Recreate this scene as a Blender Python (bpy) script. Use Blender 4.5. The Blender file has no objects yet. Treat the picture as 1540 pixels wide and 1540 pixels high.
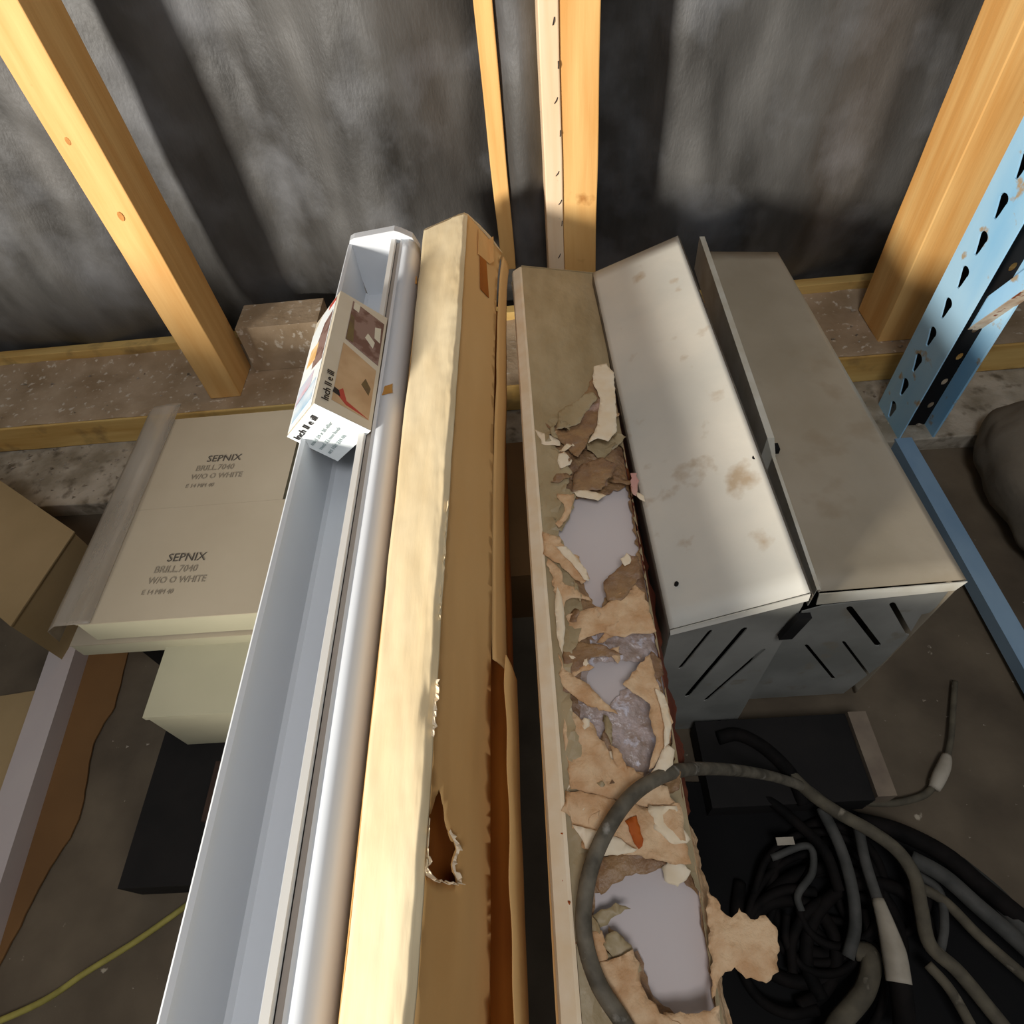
import bpy, bmesh, math, random
from mathutils import Vector, Matrix, noise
from mathutils.geometry import delaunay_2d_cdt
random.seed(7)
SC = bpy.context.scene
COL = SC.collection
H = 0.745                                   # camera height above the floor; all builders take z relative to the camera eye

# ------------------------------------------------------------------ camera
F, CX = 946.0, 770.0
def _n(v): return Vector(v).normalized()
nad = _n((870-CX, 1500-CX, F))              # straight down, in camera axes (x right, y down, z forward)
dep = Vector((725-CX, -450-CX, F)); dep = (dep - nad*dep.dot(nad)).normalized()
rig = dep.cross(-nad)
if rig.x < 0: rig = -rig
ROWS = (rig, dep, -nad)
cam_d = bpy.data.cameras.new('camera'); cam = bpy.data.objects.new('camera', cam_d); COL.objects.link(cam)
cam_d.sensor_fit = 'HORIZONTAL'; cam_d.sensor_width = 36; cam_d.lens = 36*F/1540; cam_d.clip_start = 0.01
M3 = Matrix([[r.x, -r.y, -r.z] for r in ROWS])
cam.matrix_world = Matrix.Translation((0, 0, H)) @ M3.to_4x4()
SC.camera = cam
def ray(px, py):
    v = Vector((px-CX, py-CX, F))
    return Vector([r.dot(v) for r in ROWS])
def atZ(px, py, z): r = ray(px, py); return r*(z/r.z)
def atY(px, py, y): r = ray(px, py); return r*(y/r.y)
def atX(px, py, x): r = ray(px, py); return r*(x/r.x)

# ------------------------------------------------------------------ light
w = bpy.data.worlds.new('world'); SC.world = w; w.use_nodes = True
w.node_tree.nodes['Background'].inputs[0].default_value = (0.90, 0.95, 1.0, 1)
w.node_tree.nodes['Background'].inputs[1].default_value = 0.13
def area(name, loc, target, sx, sy, power, col):
    d = bpy.data.lights.new(name, 'AREA'); d.shape = 'RECTANGLE'; d.size = sx; d.size_y = sy; d.energy = power; d.color = col
    o = bpy.data.objects.new(name, d); COL.objects.link(o); o.location = loc
    o.rotation_euler = (Vector(target)-Vector(loc)).to_track_quat('-Z', 'Y').to_euler()
    return o
area('doorway_daylight', (-1.80, -1.50, 0.92), (0.0, 0.45, 0.4), 0.32, 0.32, 122, (1.0, 0.95, 0.87))
area('overhead_fill', (0.02, -0.60, 1.95), (-0.03, 0.2, 0.3), 0.45, 0.45, 10.5, (0.95, 0.96, 1.0))  # soft fill added overhead to brighten the carton side and torn top
vs = SC.view_settings; vs.view_transform = 'Standard'; vs.look = 'None'; vs.exposure = 0.0; vs.gamma = 1.0; vs.use_curve_mapping = False

# ------------------------------------------------------------------ materials
def rgb(h):
    h = h.lstrip('#'); c = [int(h[i:i+2], 16)/255 for i in (0, 2, 4)]
    return tuple((x/12.92 if x <= .04045 else ((x+.055)/1.055)**2.4) for x in c) + (1,)
def mat(name, c1, c2=None, scale=(20, 20, 20), rough=.7, bump=.0, bscale=None, detail=6, lo=.35, hi=.65, spec=.35, metal=0, c3=None, s3=60, lo3=.62, hi3=.7, trans=0, alpha=1, rotz=0):
    m = bpy.data.materials.new(name); m.use_nodes = True; nt = m.node_tree; N, L = nt.nodes, nt.links
    b = N['Principled BSDF']; b.inputs['Roughness'].default_value = rough; b.inputs['Metallic'].default_value = metal
    b.inputs['Specular IOR Level'].default_value = spec
    b.inputs['Base Color'].default_value = rgb(c1)
    if alpha < 1: b.inputs['Alpha'].default_value = alpha
    if trans: b.inputs['Transmission Weight'].default_value = trans
    geo = N.new('ShaderNodeNewGeometry'); mp = N.new('ShaderNodeMapping'); mp.inputs['Scale'].default_value = scale
    mp.inputs['Rotation'].default_value = (0, 0, rotz)
    L.new(geo.outputs['Position'], mp.inputs['Vector'])
    col = None
    if c2:
        n = N.new('ShaderNodeTexNoise'); n.inputs['Scale'].default_value = 1; n.inputs['Detail'].default_value = detail
        L.new(mp.outputs[0], n.inputs['Vector'])
        r = N.new('ShaderNodeValToRGB'); r.color_ramp.elements[0].position = lo; r.color_ramp.elements[1].position = hi
        r.color_ramp.elements[0].color = rgb(c1); r.color_ramp.elements[1].color = rgb(c2)
        L.new(n.outputs['Fac'], r.inputs['Fac']); col = r.outputs['Color']
        if c3:
            n3 = N.new('ShaderNodeTexNoise'); n3.inputs['Scale'].default_value = s3; n3.inputs['Detail'].default_value = 5
            L.new(geo.outputs['Position'], n3.inputs['Vector'])
            r3 = N.new('ShaderNodeValToRGB'); r3.color_ramp.elements[0].position = lo3; r3.color_ramp.elements[1].position = hi3
            r3.color_ramp.elements[0].color = (0, 0, 0, 1); r3.color_ramp.elements[1].color = (1, 1, 1, 1)
            L.new(n3.outputs['Fac'], r3.inputs['Fac'])
            mx = N.new('ShaderNodeMix'); mx.data_type = 'RGBA'; mx.inputs['B'].default_value = rgb(c3)
            L.new(r3.outputs['Color'], mx.inputs['Factor']); L.new(col, mx.inputs['A']); col = mx.outputs['Result']
        L.new(col, b.inputs['Base Color'])
    if bump:
        nb = N.new('ShaderNodeTexNoise'); nb.inputs['Detail'].default_value = 6; nb.inputs['Scale'].default_value = 1
        mb = N.new('ShaderNodeMapping'); mb.inputs['Scale'].default_value = bscale or scale
        L.new(geo.outputs['Position'], mb.inputs['Vector']); L.new(mb.outputs[0], nb.inputs['Vector'])
        bp = N.new('ShaderNodeBump'); bp.inputs['Strength'].default_value = 1; bp.inputs['Distance'].default_value = bump
        L.new(nb.outputs['Fac'], bp.inputs['Height']); L.new(bp.outputs[0], b.inputs['Normal'])
    return m
PINE = mat('pine', '#dba15a', '#ecbd78', (45, 45, 4), .6, .0006, (120, 120, 8), c3='#a86a2c', s3=22, lo3=.68, hi3=.8)
PINE_PALE = mat('pine_pale', '#e5c49c', '#f0d6b4', (60, 60, 5), .7, .0004, c3='#8a7a68', s3=60, lo3=.66, hi3=.74)
SILLW = mat('sill_wood', '#c99b52', '#e8c67c', (4, 40, 40), .75, .0008, c3='#8d7047', s3=20, lo3=.55, hi3=.75)
DUSTW = mat('dusty_wood', '#9a8264', '#b9a286', (14, 14, 14), .9, .0015, (90, 90, 90), c3='#d2c4b0', s3=90, lo3=.6, hi3=.68)
FELT = mat('roofing_felt', '#2d2b28', '#605e5b', (14, 14, 4), .5, .0005, (300, 300, 120), lo=.32, hi=.72, c3='#7a7b7e', s3=9, lo3=.5, hi3=.9, spec=.5)
CONC = mat('concrete', '#54493b', '#6f6250', (9, 9, 9), .9, .001, (60, 60, 60), c3='#b0a48f', s3=45, lo3=.7, hi3=.74)
SLAB = mat('slab_concrete', '#8f8470', '#bdb2a0', (24, 24, 24), .95, .003, (70, 70, 70), c3='#6c6150', s3=40, lo3=.55, hi3=.7)
EARTH = mat('brown_earth', '#4f3d28', '#6b553a', (14, 14, 14), .95, .002, (80, 80, 80))
WHITEP = mat('white_plastic', '#d3d7db', '#dadcdf', (8, 2, 8), .35, spec=.5)
WHITEP2 = mat('white_plastic_rim', '#dcdad4', '#ece8e0', (8, 2, 8), .5, spec=.4)
GROOVE = mat('rim_groove', '#a89c90', '#b9aea2', (8, 3, 8), .7)
KRAFT = mat('kraft_paper', '#dcc59a', '#e8d5ae', (26, 9, 26), .72, .0009, (70, 14, 70), spec=.3)
KRAFT2 = mat('kraft_board', '#dcab6a', '#e4b87a', (8, 3, 8), .7, .0004, (60, 20, 60))
KRAFTIN = mat('shaded_kraft_inside', '#b56c20', '#9a5416', (20, 6, 20), .8)  # inside of the kraft; its shade is put into the orange-brown
KRAFTD = mat('shaded_kraft', '#b7a480', '#a5916c', (40, 16, 40), .5, .0016, (90, 60, 90), spec=.5)  # olive kraft of the parcel top, its shade put into the colour
SHRED = mat('torn_paper', '#cfa274', '#e8c69c', (60, 60, 60), .65, .0045, (75, 75, 75), spec=.45)
SHREDD = mat('crumpled_brown_paper', '#a5825a', '#86654a', (55, 55, 55), .5, .0050, (75, 75, 75), spec=.6, c3='#c2a394', s3=40)
PLASF = mat('crumpled_film', '#a58f80', '#cbb9b4', (90, 90, 90), .22, .003, (140, 140, 140), spec=.8, c3='#d9d2d8', s3=120, lo3=.55, hi3=.62)
PALEFIB = mat('pale_tear_edge', '#f2dcb8', '#f8e8cc', (50, 50, 50), .85)
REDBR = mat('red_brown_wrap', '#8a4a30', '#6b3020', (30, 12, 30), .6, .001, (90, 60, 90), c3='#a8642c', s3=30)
ORNG = mat('orange_tear', '#c2621c', '#a84c18', (60, 60, 60), .7)
PANELW = mat('white_panel', '#d6cac6', '#ded4d0', (6, 3, 6), .4, spec=.5)
METAL = mat('cream_enamel', '#d8d2c4', '#c9c6bb', (9, 9, 9), .45, .0004, (50, 50, 50), c3='#b29f86', s3=26, lo3=.6, hi3=.72, spec=.45)
METALR = mat('darkened_cream_enamel', '#aca08c', '#9f937e', (12, 9, 12), .45, .0004, (50, 50, 50), c3='#94846c', s3=18, lo3=.55, hi3=.75, spec=.45)  # darker copy of the cream enamel, shade put into the colour
METALF = mat('grey_enamel_front', '#a09f98', '#86867f', (14, 14, 14), .5, c3='#8c8678', s3=34, lo3=.6, hi3=.7)
METALIN = mat('inner_sheet_metal', '#6f675b', '#564d42', (14, 6, 14), .6, c3='#8e8574', s3=40)
EDGE = mat('pale_edge', '#dcd8ca', '#c9c1ad', (30, 30, 30), .5)  # paler tone for the flange and front lip
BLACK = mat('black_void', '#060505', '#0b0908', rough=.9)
BLUE = mat('blue_enamel', '#97cdf0', '#b4dcf4', (16, 16, 6), .4, c3='#b5a184', s3=40, lo3=.62, hi3=.68, spec=.5)
BLUED = mat('blue_rail_enamel', '#7e9db8', '#94b0c6', (16, 10, 16), .45, spec=.5)
RUST = mat('rusty_enamel', '#b59a80', '#d9cbb5', (60, 60, 60), .7, c3='#8a4a26', s3=60, lo3=.6, hi3=.66)
CARTON = mat('white_carton', '#b0a48f', '#9f927c', (7, 7, 7), .8, lo=.2, hi=.8)
CARTONF = mat('carton_side', '#b9b398', '#ada88e', (7, 7, 20), .8)
FILM = mat('clear_film', '#bdb3a4', '#a79b8a', (30, 6, 30), .3, .002, (60, 12, 60), alpha=.45, spec=.6)
CARDB = mat('cardboard', '#a99068', '#978059', (6, 6, 6), .85, .0004, (60, 60, 60))
CARDD = mat('brown_cardboard', '#7d5a34', '#6b4c2b', (6, 6, 6), .85)
LAMI = mat('white_laminate', '#c5bab4', '#b8acaa', (10, 5, 10), .5)
PINK = mat('pinkish_print', '#d7b0b8', '#c4d6e4', (30, 60, 30), .6)
LABELW = mat('label_white', '#e6ecec', '#f2f5f4', (30, 30, 30), .5)
BOXW = mat('coated_card', '#d8d0bd', '#cfc5b0', (18, 18, 18), .45)
INK = mat('ink', '#4a443c', rough=.8)
INKD = mat('dark_ink', '#2c2624', rough=.7)
PH1 = mat('print_mauve', '#6d4e48', '#8d736c', (60, 60, 60), .4, lo=.42, hi=.5)
PH1B = mat('print_olive', '#6d5f3c', '#5f4a3c', (60, 60, 60), .4)
PH2 = mat('print_tan', '#b99873', '#c9ab86', (40, 40, 40), .4)
PRED = mat('print_red', '#b5483c', rough=.5)
PWHT = mat('print_white', '#ddd8c4', rough=.5)
PBLU = mat('print_blue', '#a9c8de', '#dfe8ee', (50, 40, 50), .5)
PORG = mat('print_orange', '#e2b06c', '#efd2a0', (70, 60, 70), .5)
TAPE = mat('brown_tape', '#c4924c', '#b27c38', (60, 60, 60), .4)
CBLK = mat('black_rubber', '#0f0e0d', '#1c1816', (60, 60, 60), .8, spec=.12)
CGRY = mat('dusty_cable', '#68604f', '#4c463a', (50, 50, 50), .8, c3='#8a8170', s3=50)
CGR2 = mat('grey_cable', '#55534e', '#3c3c38', (50, 50, 50), .75)
CLIT = mat('dusty_grey_cable', '#7a7262', '#524c40', (70, 70, 70), .7, c3='#9a958a', s3=60)
PLUGW = mat('off_white_plug', '#b9ae9c', '#a09684', (40, 40, 40), .55)
CRATE = mat('dark_block', '#1c1815', '#120f0d', (20, 20, 20), .8)
WOODG = mat('grey_wood', '#8f7f6b', '#78695a', (30, 30, 30), .85)
STRAPY = mat('yellow_strap', '#a89c50', '#8e8440', (60, 60, 60), .7)
SACK = mat('grey_sack', '#7b7263', '#6a6256', (14, 14, 14), .8, .003, (30, 30, 30))
CHIPS = mat('debris', '#b7aa98', '#6f6250', (90, 90, 90), .9)

# ------------------------------------------------------------------ builders
def world_origin(o):
    v = Vector(o.location)
    while o.parent: o = o.parent; v += Vector(o.location)
    return v
def meta(o, label=None, cat=None, group=None, kind=None):
    for k, v in (('label', label), ('category', cat), ('group', group), ('kind', kind)):
        if v: o[k] = v
    return o
def thing(name, label, cat, base, group=None):
    o = bpy.data.objects.new(name, None); COL.objects.link(o); o.empty_display_size = .03
    o.location = (base[0], base[1], base[2]+H)
    return meta(o, label, cat, group)
def mk(name, V, Fc, m, parent=None, smooth=False, solid=0, label=None):
    V = [Vector((v[0], v[1], v[2]+H)) for v in V]
    if parent: org = world_origin(parent)
    else:
        xs = [v.x for v in V]; ys = [v.y for v in V]
        org = Vector(((min(xs)+max(xs))/2, (min(ys)+max(ys))/2, min(v.z for v in V)))
    me = bpy.data.meshes.new(name); me.from_pydata([v-org for v in V], [], Fc)
    bm = bmesh.new(); bm.from_mesh(me); bmesh.ops.recalc_face_normals(bm, faces=bm.faces); bm.to_mesh(me); bm.free()
    me.materials.append(m)
    if smooth: me.polygons.foreach_set('use_smooth', [True]*len(me.polygons))
    o = bpy.data.objects.new(name, me); COL.objects.link(o)
    if parent: o.parent = parent
    else: o.location = org
    if solid:
        s = o.modifiers.new('thickness', 'SOLIDIFY'); s.thickness = solid; s.offset = 0
    if label: o['label'] = label
    return o
def boxV(x0, x1, y0, y1, z0, z1):
    V = [(x, y, z) for x in (x0, x1) for y in (y0, y1) for z in (z0, z1)]
    return V, [(0, 1, 3, 2), (4, 6, 7, 5), (0, 4, 5, 1), (2, 3, 7, 6), (0, 2, 6, 4), (1, 5, 7, 3)]
def rbox(name, x0, x1, y0, y1, z0, z1, m, parent=None, bev=.001, label=None, rot=0, about=None, jit=0, segs=1):
    V, Fc = boxV(x0, x1, y0, y1, z0, z1)
    bm = bmesh.new(); vs_ = [bm.verts.new(v) for v in V]
    for f in Fc: bm.faces.new([vs_[i] for i in f])
    if segs > 1:
        L = (x1-x0, y1-y0, z1-z0); ax = L.index(max(L))
        es = [e for e in bm.edges if abs((e.verts[0].co-e.verts[1].co)[ax]) > L[ax]*.9]
        bmesh.ops.subdivide_edges(bm, edges=es, cuts=segs, use_grid_fill=True)
    if bev: bmesh.ops.bevel(bm, geom=[e for e in bm.edges if e.is_manifold and e.calc_face_angle(0) > .5], offset=bev, segments=2, affect='EDGES', profile=.5)
    if jit:
        for v in bm.verts:
            v.co += noise.noise_vector(v.co*9)*jit
    if rot:
        c = Vector(about or ((x0+x1)/2, (y0+y1)/2, 0)); R = Matrix.Rotation(rot, 3, 'Z')
        for v in bm.verts: v.co = R @ (v.co-c) + c
    bm.verts.index_update()
    V = [tuple(v.co) for v in bm.verts]; Fc = [[v.index for v in f.verts] for f in bm.faces]; bm.free()
    return mk(name, V, Fc, m, parent, label=label)
def catmull(P, n=10):
    P = [Vector(p) for p in P]; Q = [P[0]*2-P[1]] + P + [P[-1]*2-P[-2]]; out = []
    for i in range(1, len(Q)-2):
        a, b, c, d = Q[i-1:i+3]
        for k in range(n):
            t = k/n
            out.append(.5*((2*b)+(c-a)*t+(2*a-5*b+4*c-d)*t*t+(3*b-a-3*c+d)*t**3))
    out.append(P[-1]); return out
def tubeV(path, r, nseg=10, closed_ends=True):
    V, Fc = [], []; up = Vector((0, 0, 1)); n = len(path)
    rr = r if callable(r) else (lambda t: r)
    prev = None
    for i, p in enumerate(path):
        t = (path[min(i+1, n-1)]-path[max(i-1, 0)]).normalized()
        if prev is None: a = t.orthogonal().normalized()
        else: a = (prev - t*prev.dot(t)).normalized()
        prev = a; b = t.cross(a); R = rr(i/(n-1))
        for k in range(nseg):
            an = 2*math.pi*k/nseg; V.append(p+(a*math.cos(an)+b*math.sin(an))*R)
    for i in range(n-1):
        for k in range(nseg):
            k2 = (k+1) % nseg; Fc.append((i*nseg+k, i*nseg+k2, (i+1)*nseg+k2, (i+1)*nseg+k))
    if closed_ends: Fc.append(tuple(range(nseg))); Fc.append(tuple((n-1)*nseg+k for k in range(nseg)))
    return V, Fc
def tube(name, P, r, m, parent=None, nseg=10, n=10, label=None):
    V, Fc = tubeV(catmull(P, n), r, nseg); return mk(name, V, Fc, m, parent, smooth=True, label=label)
def inpoly(x, y, P):
    c = False; j = len(P)-1
    for i in range(len(P)):
        if (P[i][1] > y) != (P[j][1] > y) and x < (P[j][0]-P[i][0])*(y-P[i][1])/(P[j][1]-P[i][1])+P[i][0]: c = not c
        j = i
    return c
def jag(P, step, amp, seed=0):
    rnd = random.Random(seed); out = []
    for i in range(len(P)):
        a, b = Vector(P[i][:2]), Vector(P[(i+1) % len(P)][:2]); L = (b-a).length; k = max(1, int(L/step))
        nrm = Vector((-(b-a).y, (b-a).x)).normalized() if L > 0 else Vector((0, 0))
        for j in range(k):
            p = a.lerp(b, j/k)
            if amp:
                p = p + nrm*(noise.noise(Vector((p.x*160, p.y*160, seed)))*amp*1.6 + rnd.uniform(-.5, .5)*amp)
            out.append(p)
    return out
def sheet2d(outline, holes, grid):
    """triangulate a region with holes, inner grid points every `grid`"""
    vs_, es = [], []
    for lp in [outline]+holes:
        b = len(vs_); n = len(lp)
        vs_ += [Vector(p) for p in lp]; es += [(b+i, b+(i+1) % n) for i in range(n)]
    xs = [p.x for p in vs_]; ys = [p.y for p in vs_]
    if grid:
        y = min(ys); rnd = random.Random(3)
        while y < max(ys):
            x = min(xs)
            while x < max(xs):
                q = (x+rnd.uniform(-.3, .3)*grid, y+rnd.uniform(-.3, .3)*grid)
                if inpoly(q[0], q[1], outline) and not any(inpoly(q[0], q[1], h) for h in holes): vs_.append(Vector(q))
                x += grid
            y += grid
    r = delaunay_2d_cdt(vs_, es, [], 0, 1e-6)
    V2, F2 = r[0], []
    for f in r[2]:
        c = sum((V2[i] for i in f), Vector((0, 0)))/len(f)
        if inpoly(c.x, c.y, outline) and not any(inpoly(c.x, c.y, h) for h in holes): F2.append(tuple(f))
    return V2, F2
def fbm(p, s, o=4):
    v, a = 0, 1
    for k in range(o): v += noise.noise(p*s)*a; s *= 2; a *= .5
    return v
def ridge(p, s, o=4):
    v, a = 0, 1
    for k in range(o): v += (1-2*abs(noise.noise(p*s)))*a; s *= 2.1; a *= .5
    return v
def txt(name, s, size, m, parent, O, U, Vd, label=None, ext=.0003, align='LEFT', xs=1):
    """flat lettering: origin O, unit reading direction U, unit up direction Vd (z relative to eye)"""
    cu = bpy.data.curves.new('t', 'FONT'); cu.body = s; cu.size = size; cu.extrude = ext; cu.align_x = align; cu.resolution_u = 2
    ob = bpy.data.objects.new('t', cu); COL.objects.link(ob)
    dg = bpy.context.evaluated_depsgraph_get(); me0 = bpy.data.meshes.new_from_object(ob.evaluated_get(dg))
    U, Vd, O = Vector(U).normalized(), Vector(Vd).normalized(), Vector(O); W = U.cross(Vd)
    V = [O+U*v.co.x*xs+Vd*v.co.y+W*(v.co.z+ext) for v in me0.vertices]; Fc = [tuple(p.vertices) for p in me0.polygons]
    bpy.data.objects.remove(ob); bpy.data.curves.remove(cu)
    return mk(name, V, Fc, m, parent, label=label)
def struct(o): o['kind'] = 'structure'; return o

# ------------------------------------------------------------------ setting: floor
FZ = -H
V, Fc = [], []
nx, ny = 60, 60
for j in range(ny+1):
    for i in range(nx+1):
        x, y = -1.6+3.2*i/nx, -1.4+2.6*j/ny
        V.append((x, y, FZ+.0015*fbm(Vector((x, y, 0)), 6)))
for j in range(ny):
    for i in range(nx):
        a = j*(nx+1)+i; Fc.append((a, a+1, a+nx+2, a+nx+1))
floor = struct(mk('floor', V, Fc, CONC, smooth=True))
floor['label'] = 'worn dusty brownish grey concrete floor'
sl = rbox('foundation_strip', -1.6, 1.6, .638, 1.2, FZ-.01, -.7195, SLAB, floor, bev=.002, jit=.003, segs=80, label='rough pale concrete edge strip under the wall')
# loose chips
def chips(name, parent, regs, n, m, seed, smin=.001, smax=.003):
    rnd = random.Random(seed); V, Fc = [], []
    for k in range(n):
        x0, x1, y0, y1, z = rnd.choice(regs); c = Vector((rnd.uniform(x0, x1), rnd.uniform(y0, y1), z)); s = rnd.uniform(smin, smax)
        b = len(V)
        for d in ((1, 0, 0), (-.7, .7, 0), (-.6, -.8, 0), (0, 0, .8)):
            V.append(c+Vector((d[0]*s*rnd.uniform(.5, 1.6), d[1]*s*rnd.uniform(.5, 1.4), d[2]*s*rnd.uniform(.5, 1))))
        Fc += [(b, b+1, b+3), (b+1, b+2, b+3), (b+2, b, b+3), (b, b+2, b+1)]
    o = mk(name, V, Fc, m, parent); o['kind'] = 'stuff'; return o
chips('grit', floor, [(.3, .6, .02, .5, FZ), (-.6, -.3, 0, .6, FZ)], 160, CHIPS, 2, .0008, .002)
chips('mortar_crumbs', floor, [(-.95, -.5, .645, .77, -.7185), (.3, .6, .645, .77, -.7185)], 260, CHIPS, 3, .0015, .005)

# ------------------------------------------------------------------ setting: wall
def felt(name, x0, x1, y_of, z0, z1, parent=None, nx=60, nz=70, m=FELT):
    V, Fc = [], []
    for j in range(nz+1):
        for i in range(nx+1):
            x = x0+(x1-x0)*i/nx; z = z0+(z1-z0)*j/nz
            V.append((x, y_of(x, z), z))
    for j in range(nz):
        for i in range(nx):
            a = j*(nx+1)+i; Fc.append((a, a+1, a+nx+2, a+nx+1))
    return mk(name, V, Fc, m, parent, smooth=True)
def ywall(x, z):
    y = .955
    # bulging bays between the studs, pulled back beside each stud
    for c, wd, a in ((-.80, .16, .03), (-.19, .10, .050), (.36, .13, .045), (.95, .15, .03)):
        y -= a*math.exp(-((x-c-.05*(z+.3))/wd)**2)
    y += .012*fbm(Vector((x*1.0, 0, z*.35)), 7, 3) + .003*fbm(Vector((x, 1, z*.5)), 24, 3)
    # bottom tucks back to the plate
    t = max(0, min(1, (-.50-z)/.15)); y += .03*t*t
    return y
wall = struct(felt('wall_back', -1.6, 1.6, ywall, -.69, 1.3, nx=260, nz=160))
wall['label'] = 'sagging black felt sheet behind the studs'
wp = wall
rbox('sill_plate', -1.6, 1.6, .770, .935, -.7185, -.667, SILLW, wp, bev=.002, jit=.0015, segs=60, label='horizontal bottom plate, pale sawn front and dusty top')
dust = []
V, Fc = [], []
nx, ny = 260, 16
for j in range(ny+1):
    for i in range(nx+1):
        x = -1.6+3.2*i/nx; y = .7725+.16*j/ny
        V.append((x, y, -.6665+.0025*max(0, fbm(Vector((x, y, 0)), 25))+(.012*max(0, (j-12)/4) if j > 12 else 0)))
for j in range(ny):
    for i in range(nx):
        a = j*(nx+1)+i; Fc.append((a, a+1, a+nx+2, a+nx+1))
o = mk('dust_layer', V, Fc, DUSTW, wp, smooth=True); o['kind'] = 'stuff'
chips('wood_chips', wp, [(-.9, -.42, .78, .91, -.665), (.3, .62, .78, .91, -.665)], 70, CHIPS, 5, .0012, .005)
rbox('nailing_strip', -1.6, -.50, .928, .948, -.667, -.640, SILLW, wp, bev=.001, jit=.001, segs=30, label='thin strip along the foot of the felt')
rbox('nailing_strip', -.47, 1.6, .928, .948, -.667, -.640, SILLW, wp, bev=.001, jit=.001, segs=50)
def stud(x0, x1, y0, y1, z0, m, label, name='stud', lean=0):
    return rbox(name, x0, x1, y0, y1, z0, 1.3, m, wp, bev=.0015, jit=.0012, segs=60, label=label)
stud(-.533, -.482, .800, .878, -.666, PINE, 'leftmost wall stud, yellow pine with shaded right side')
stud(.0555, .0985, .800, .880, -.666, PINE, 'orange-yellow pine stud in the middle')
stud(.0335, .0550, .797, .872, -.666, PINE_PALE, 'pale greyish pine board with staples fixed beside the middle stud', 'batten')
stud(-.034, -.013, .86, .90, -.52, PINE, 'thin yellow pine batten left of the middle stud', 'batten')
stud(.545, .640, .800, .885, -.666, PINE, 'wide yellow pine stud behind the blue upright')
# felt strip bulging between batten and middle stud
felt('felt_fold', -.014, .038, lambda x, z: .872-.020*math.sin(math.pi*(x+.014)/.052)**.7+.003*fbm(Vector((x*2, 0, z)), 14, 3), -.666, 1.3, wp, 14, 120)
# staples along the pale batten
rnd = random.Random(4)
for k in range(12):
    z = -.50+.036*k+rnd.uniform(-.006, .006); x = .0515+rnd.uniform(-.003, .003)
    a = rnd.uniform(-.5, .5)+1.2
    d = Vector((math.cos(a), 0, math.sin(a)))*.0035
    V, Fc = tubeV([Vector((x, .7972, z))-d, Vector((x, .7960, z)), Vector((x, .7972, z))+d], .0006, 5)
    o = mk('staple', V, Fc, INKD, wp)
zb_ = atY(400, 457, .925).z
rbox('offcut_block', -.470, -.335, .862, .927, -.666, zb_, DUSTW, wp, bev=.002, jit=.001, label='short timber block standing on the bottom plate')
# knots on studs
def knot(x, y, z, r, ax='y', lab=None):
    V = [(x+r*.6*math.cos(t*math.pi/5) if ax == 'y' else x, y if ax == 'y' else y+r*.6*math.cos(t*math.pi/5), z+r*math.sin(t*math.pi/5)) for t in range(10)]
    V += [(v[0]+(0 if ax == 'y' else -.0006), v[1]-(.0006 if ax == 'y' else 0), v[2]) for v in V]
    Fc = [tuple(range(10)), tuple(range(10, 20))]+[(k, (k+1) % 10, 10+(k+1) % 10, 10+k) for k in range(10)]
    return mk('knot', V, Fc, KNOT, wp)
KNOT = mat('knot_wood', '#c98c48', '#b87834', (120, 120, 120), .6)
for p in ((-.505, .7997, -.36, .006), (-.515, .7997, -.27, .0045), (.60, .7997, -.20, .008), (.59, .7997, -.33, .006)): knot(*p)

# ------------------------------------------------------------------ white plastic channel
def extrude(name, prof, y0, y1, m, parent, n=40, thick=None, wob=.0, smooth=False, label=None, closed=False, fx=None):
    V, Fc = [], []; k = len(prof)
    for j in range(n+1):
        y = y0+(y1-y0)*j/n
        for (x, z) in prof:
            p = Vector((x, y, z))
            if fx: p = Vector(fx(x, y, z))
            if wob: p += noise.noise_vector(Vector((x*8, y*5, z*8)))*wob
            V.append(p)
    for j in range(n):
        for i in range(k-1+(1 if closed else 0)):
            i2 = (i+1) % k; Fc.append((j*k+i, j*k+i2, (j+1)*k+i2, (j+1)*k+i))
    if closed: Fc.append(tuple(range(k))); Fc.append(tuple(n*k+i for i in range(k)))
    return mk(name, V, Fc, m, parent, solid=thick or 0, smooth=smooth, label=label)
t = thing('plastic_channel', 'long white plastic trough, open on top, left of the wrapped boxes', 'channel', (-.178, .2, -.47))
YN, YF = -.38, .735
extrude('trough', [(-.2120, -.392), (-.2105, -.3905), (-.2080, -.392), (-.2085, -.458), (-.2050, -.462), (-.1640, -.462), (-.1610, -.458), (-.1590, -.392)], YN, YF, WHITEP, t, 60, thick=.0012, wob=.0006)
extrude('outer_wall', [(-.2120, -.392), (-.2140, -.46), (-.206, -.468), (-.150, -.468), (-.136, -.452), (-.1295, -.430), (-.1265, -.412), (-.1270, -.404), (-.1305, -.396), (-.1370, -.3915), (-.1440, -.3915)], YN, YF, WHITEP, t, 60, thick=.0012, wob=.0006, smooth=True)
extrude('rim', [(-.1595, -.3925), (-.1585, -.3895), (-.1535, -.3895), (-.1525, -.3925)], YN, YF, WHITEP2, t, 60, wob=.0004, closed=True)
extrude('groove', [(-.1525, -.3945), (-.1480, -.3945), (-.1480, -.397), (-.1525, -.397)], YN, YF, GROOVE, t, 40, wob=.0004, closed=True)
extrude('rim', [(-.1480, -.3935), (-.1470, -.3900), (-.1440, -.3915), (-.1440, -.396)], YN, YF, WHITEP, t, 60, wob=.0004, closed=True)
ec = [(-.2115, -.392), (-.209, -.386), (-.203, -.3835), (-.153, -.3790), (-.146, -.382), (-.133, -.390), (-.127, -.406), (-.1295, -.430), (-.150, -.468), (-.206, -.468)]
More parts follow.
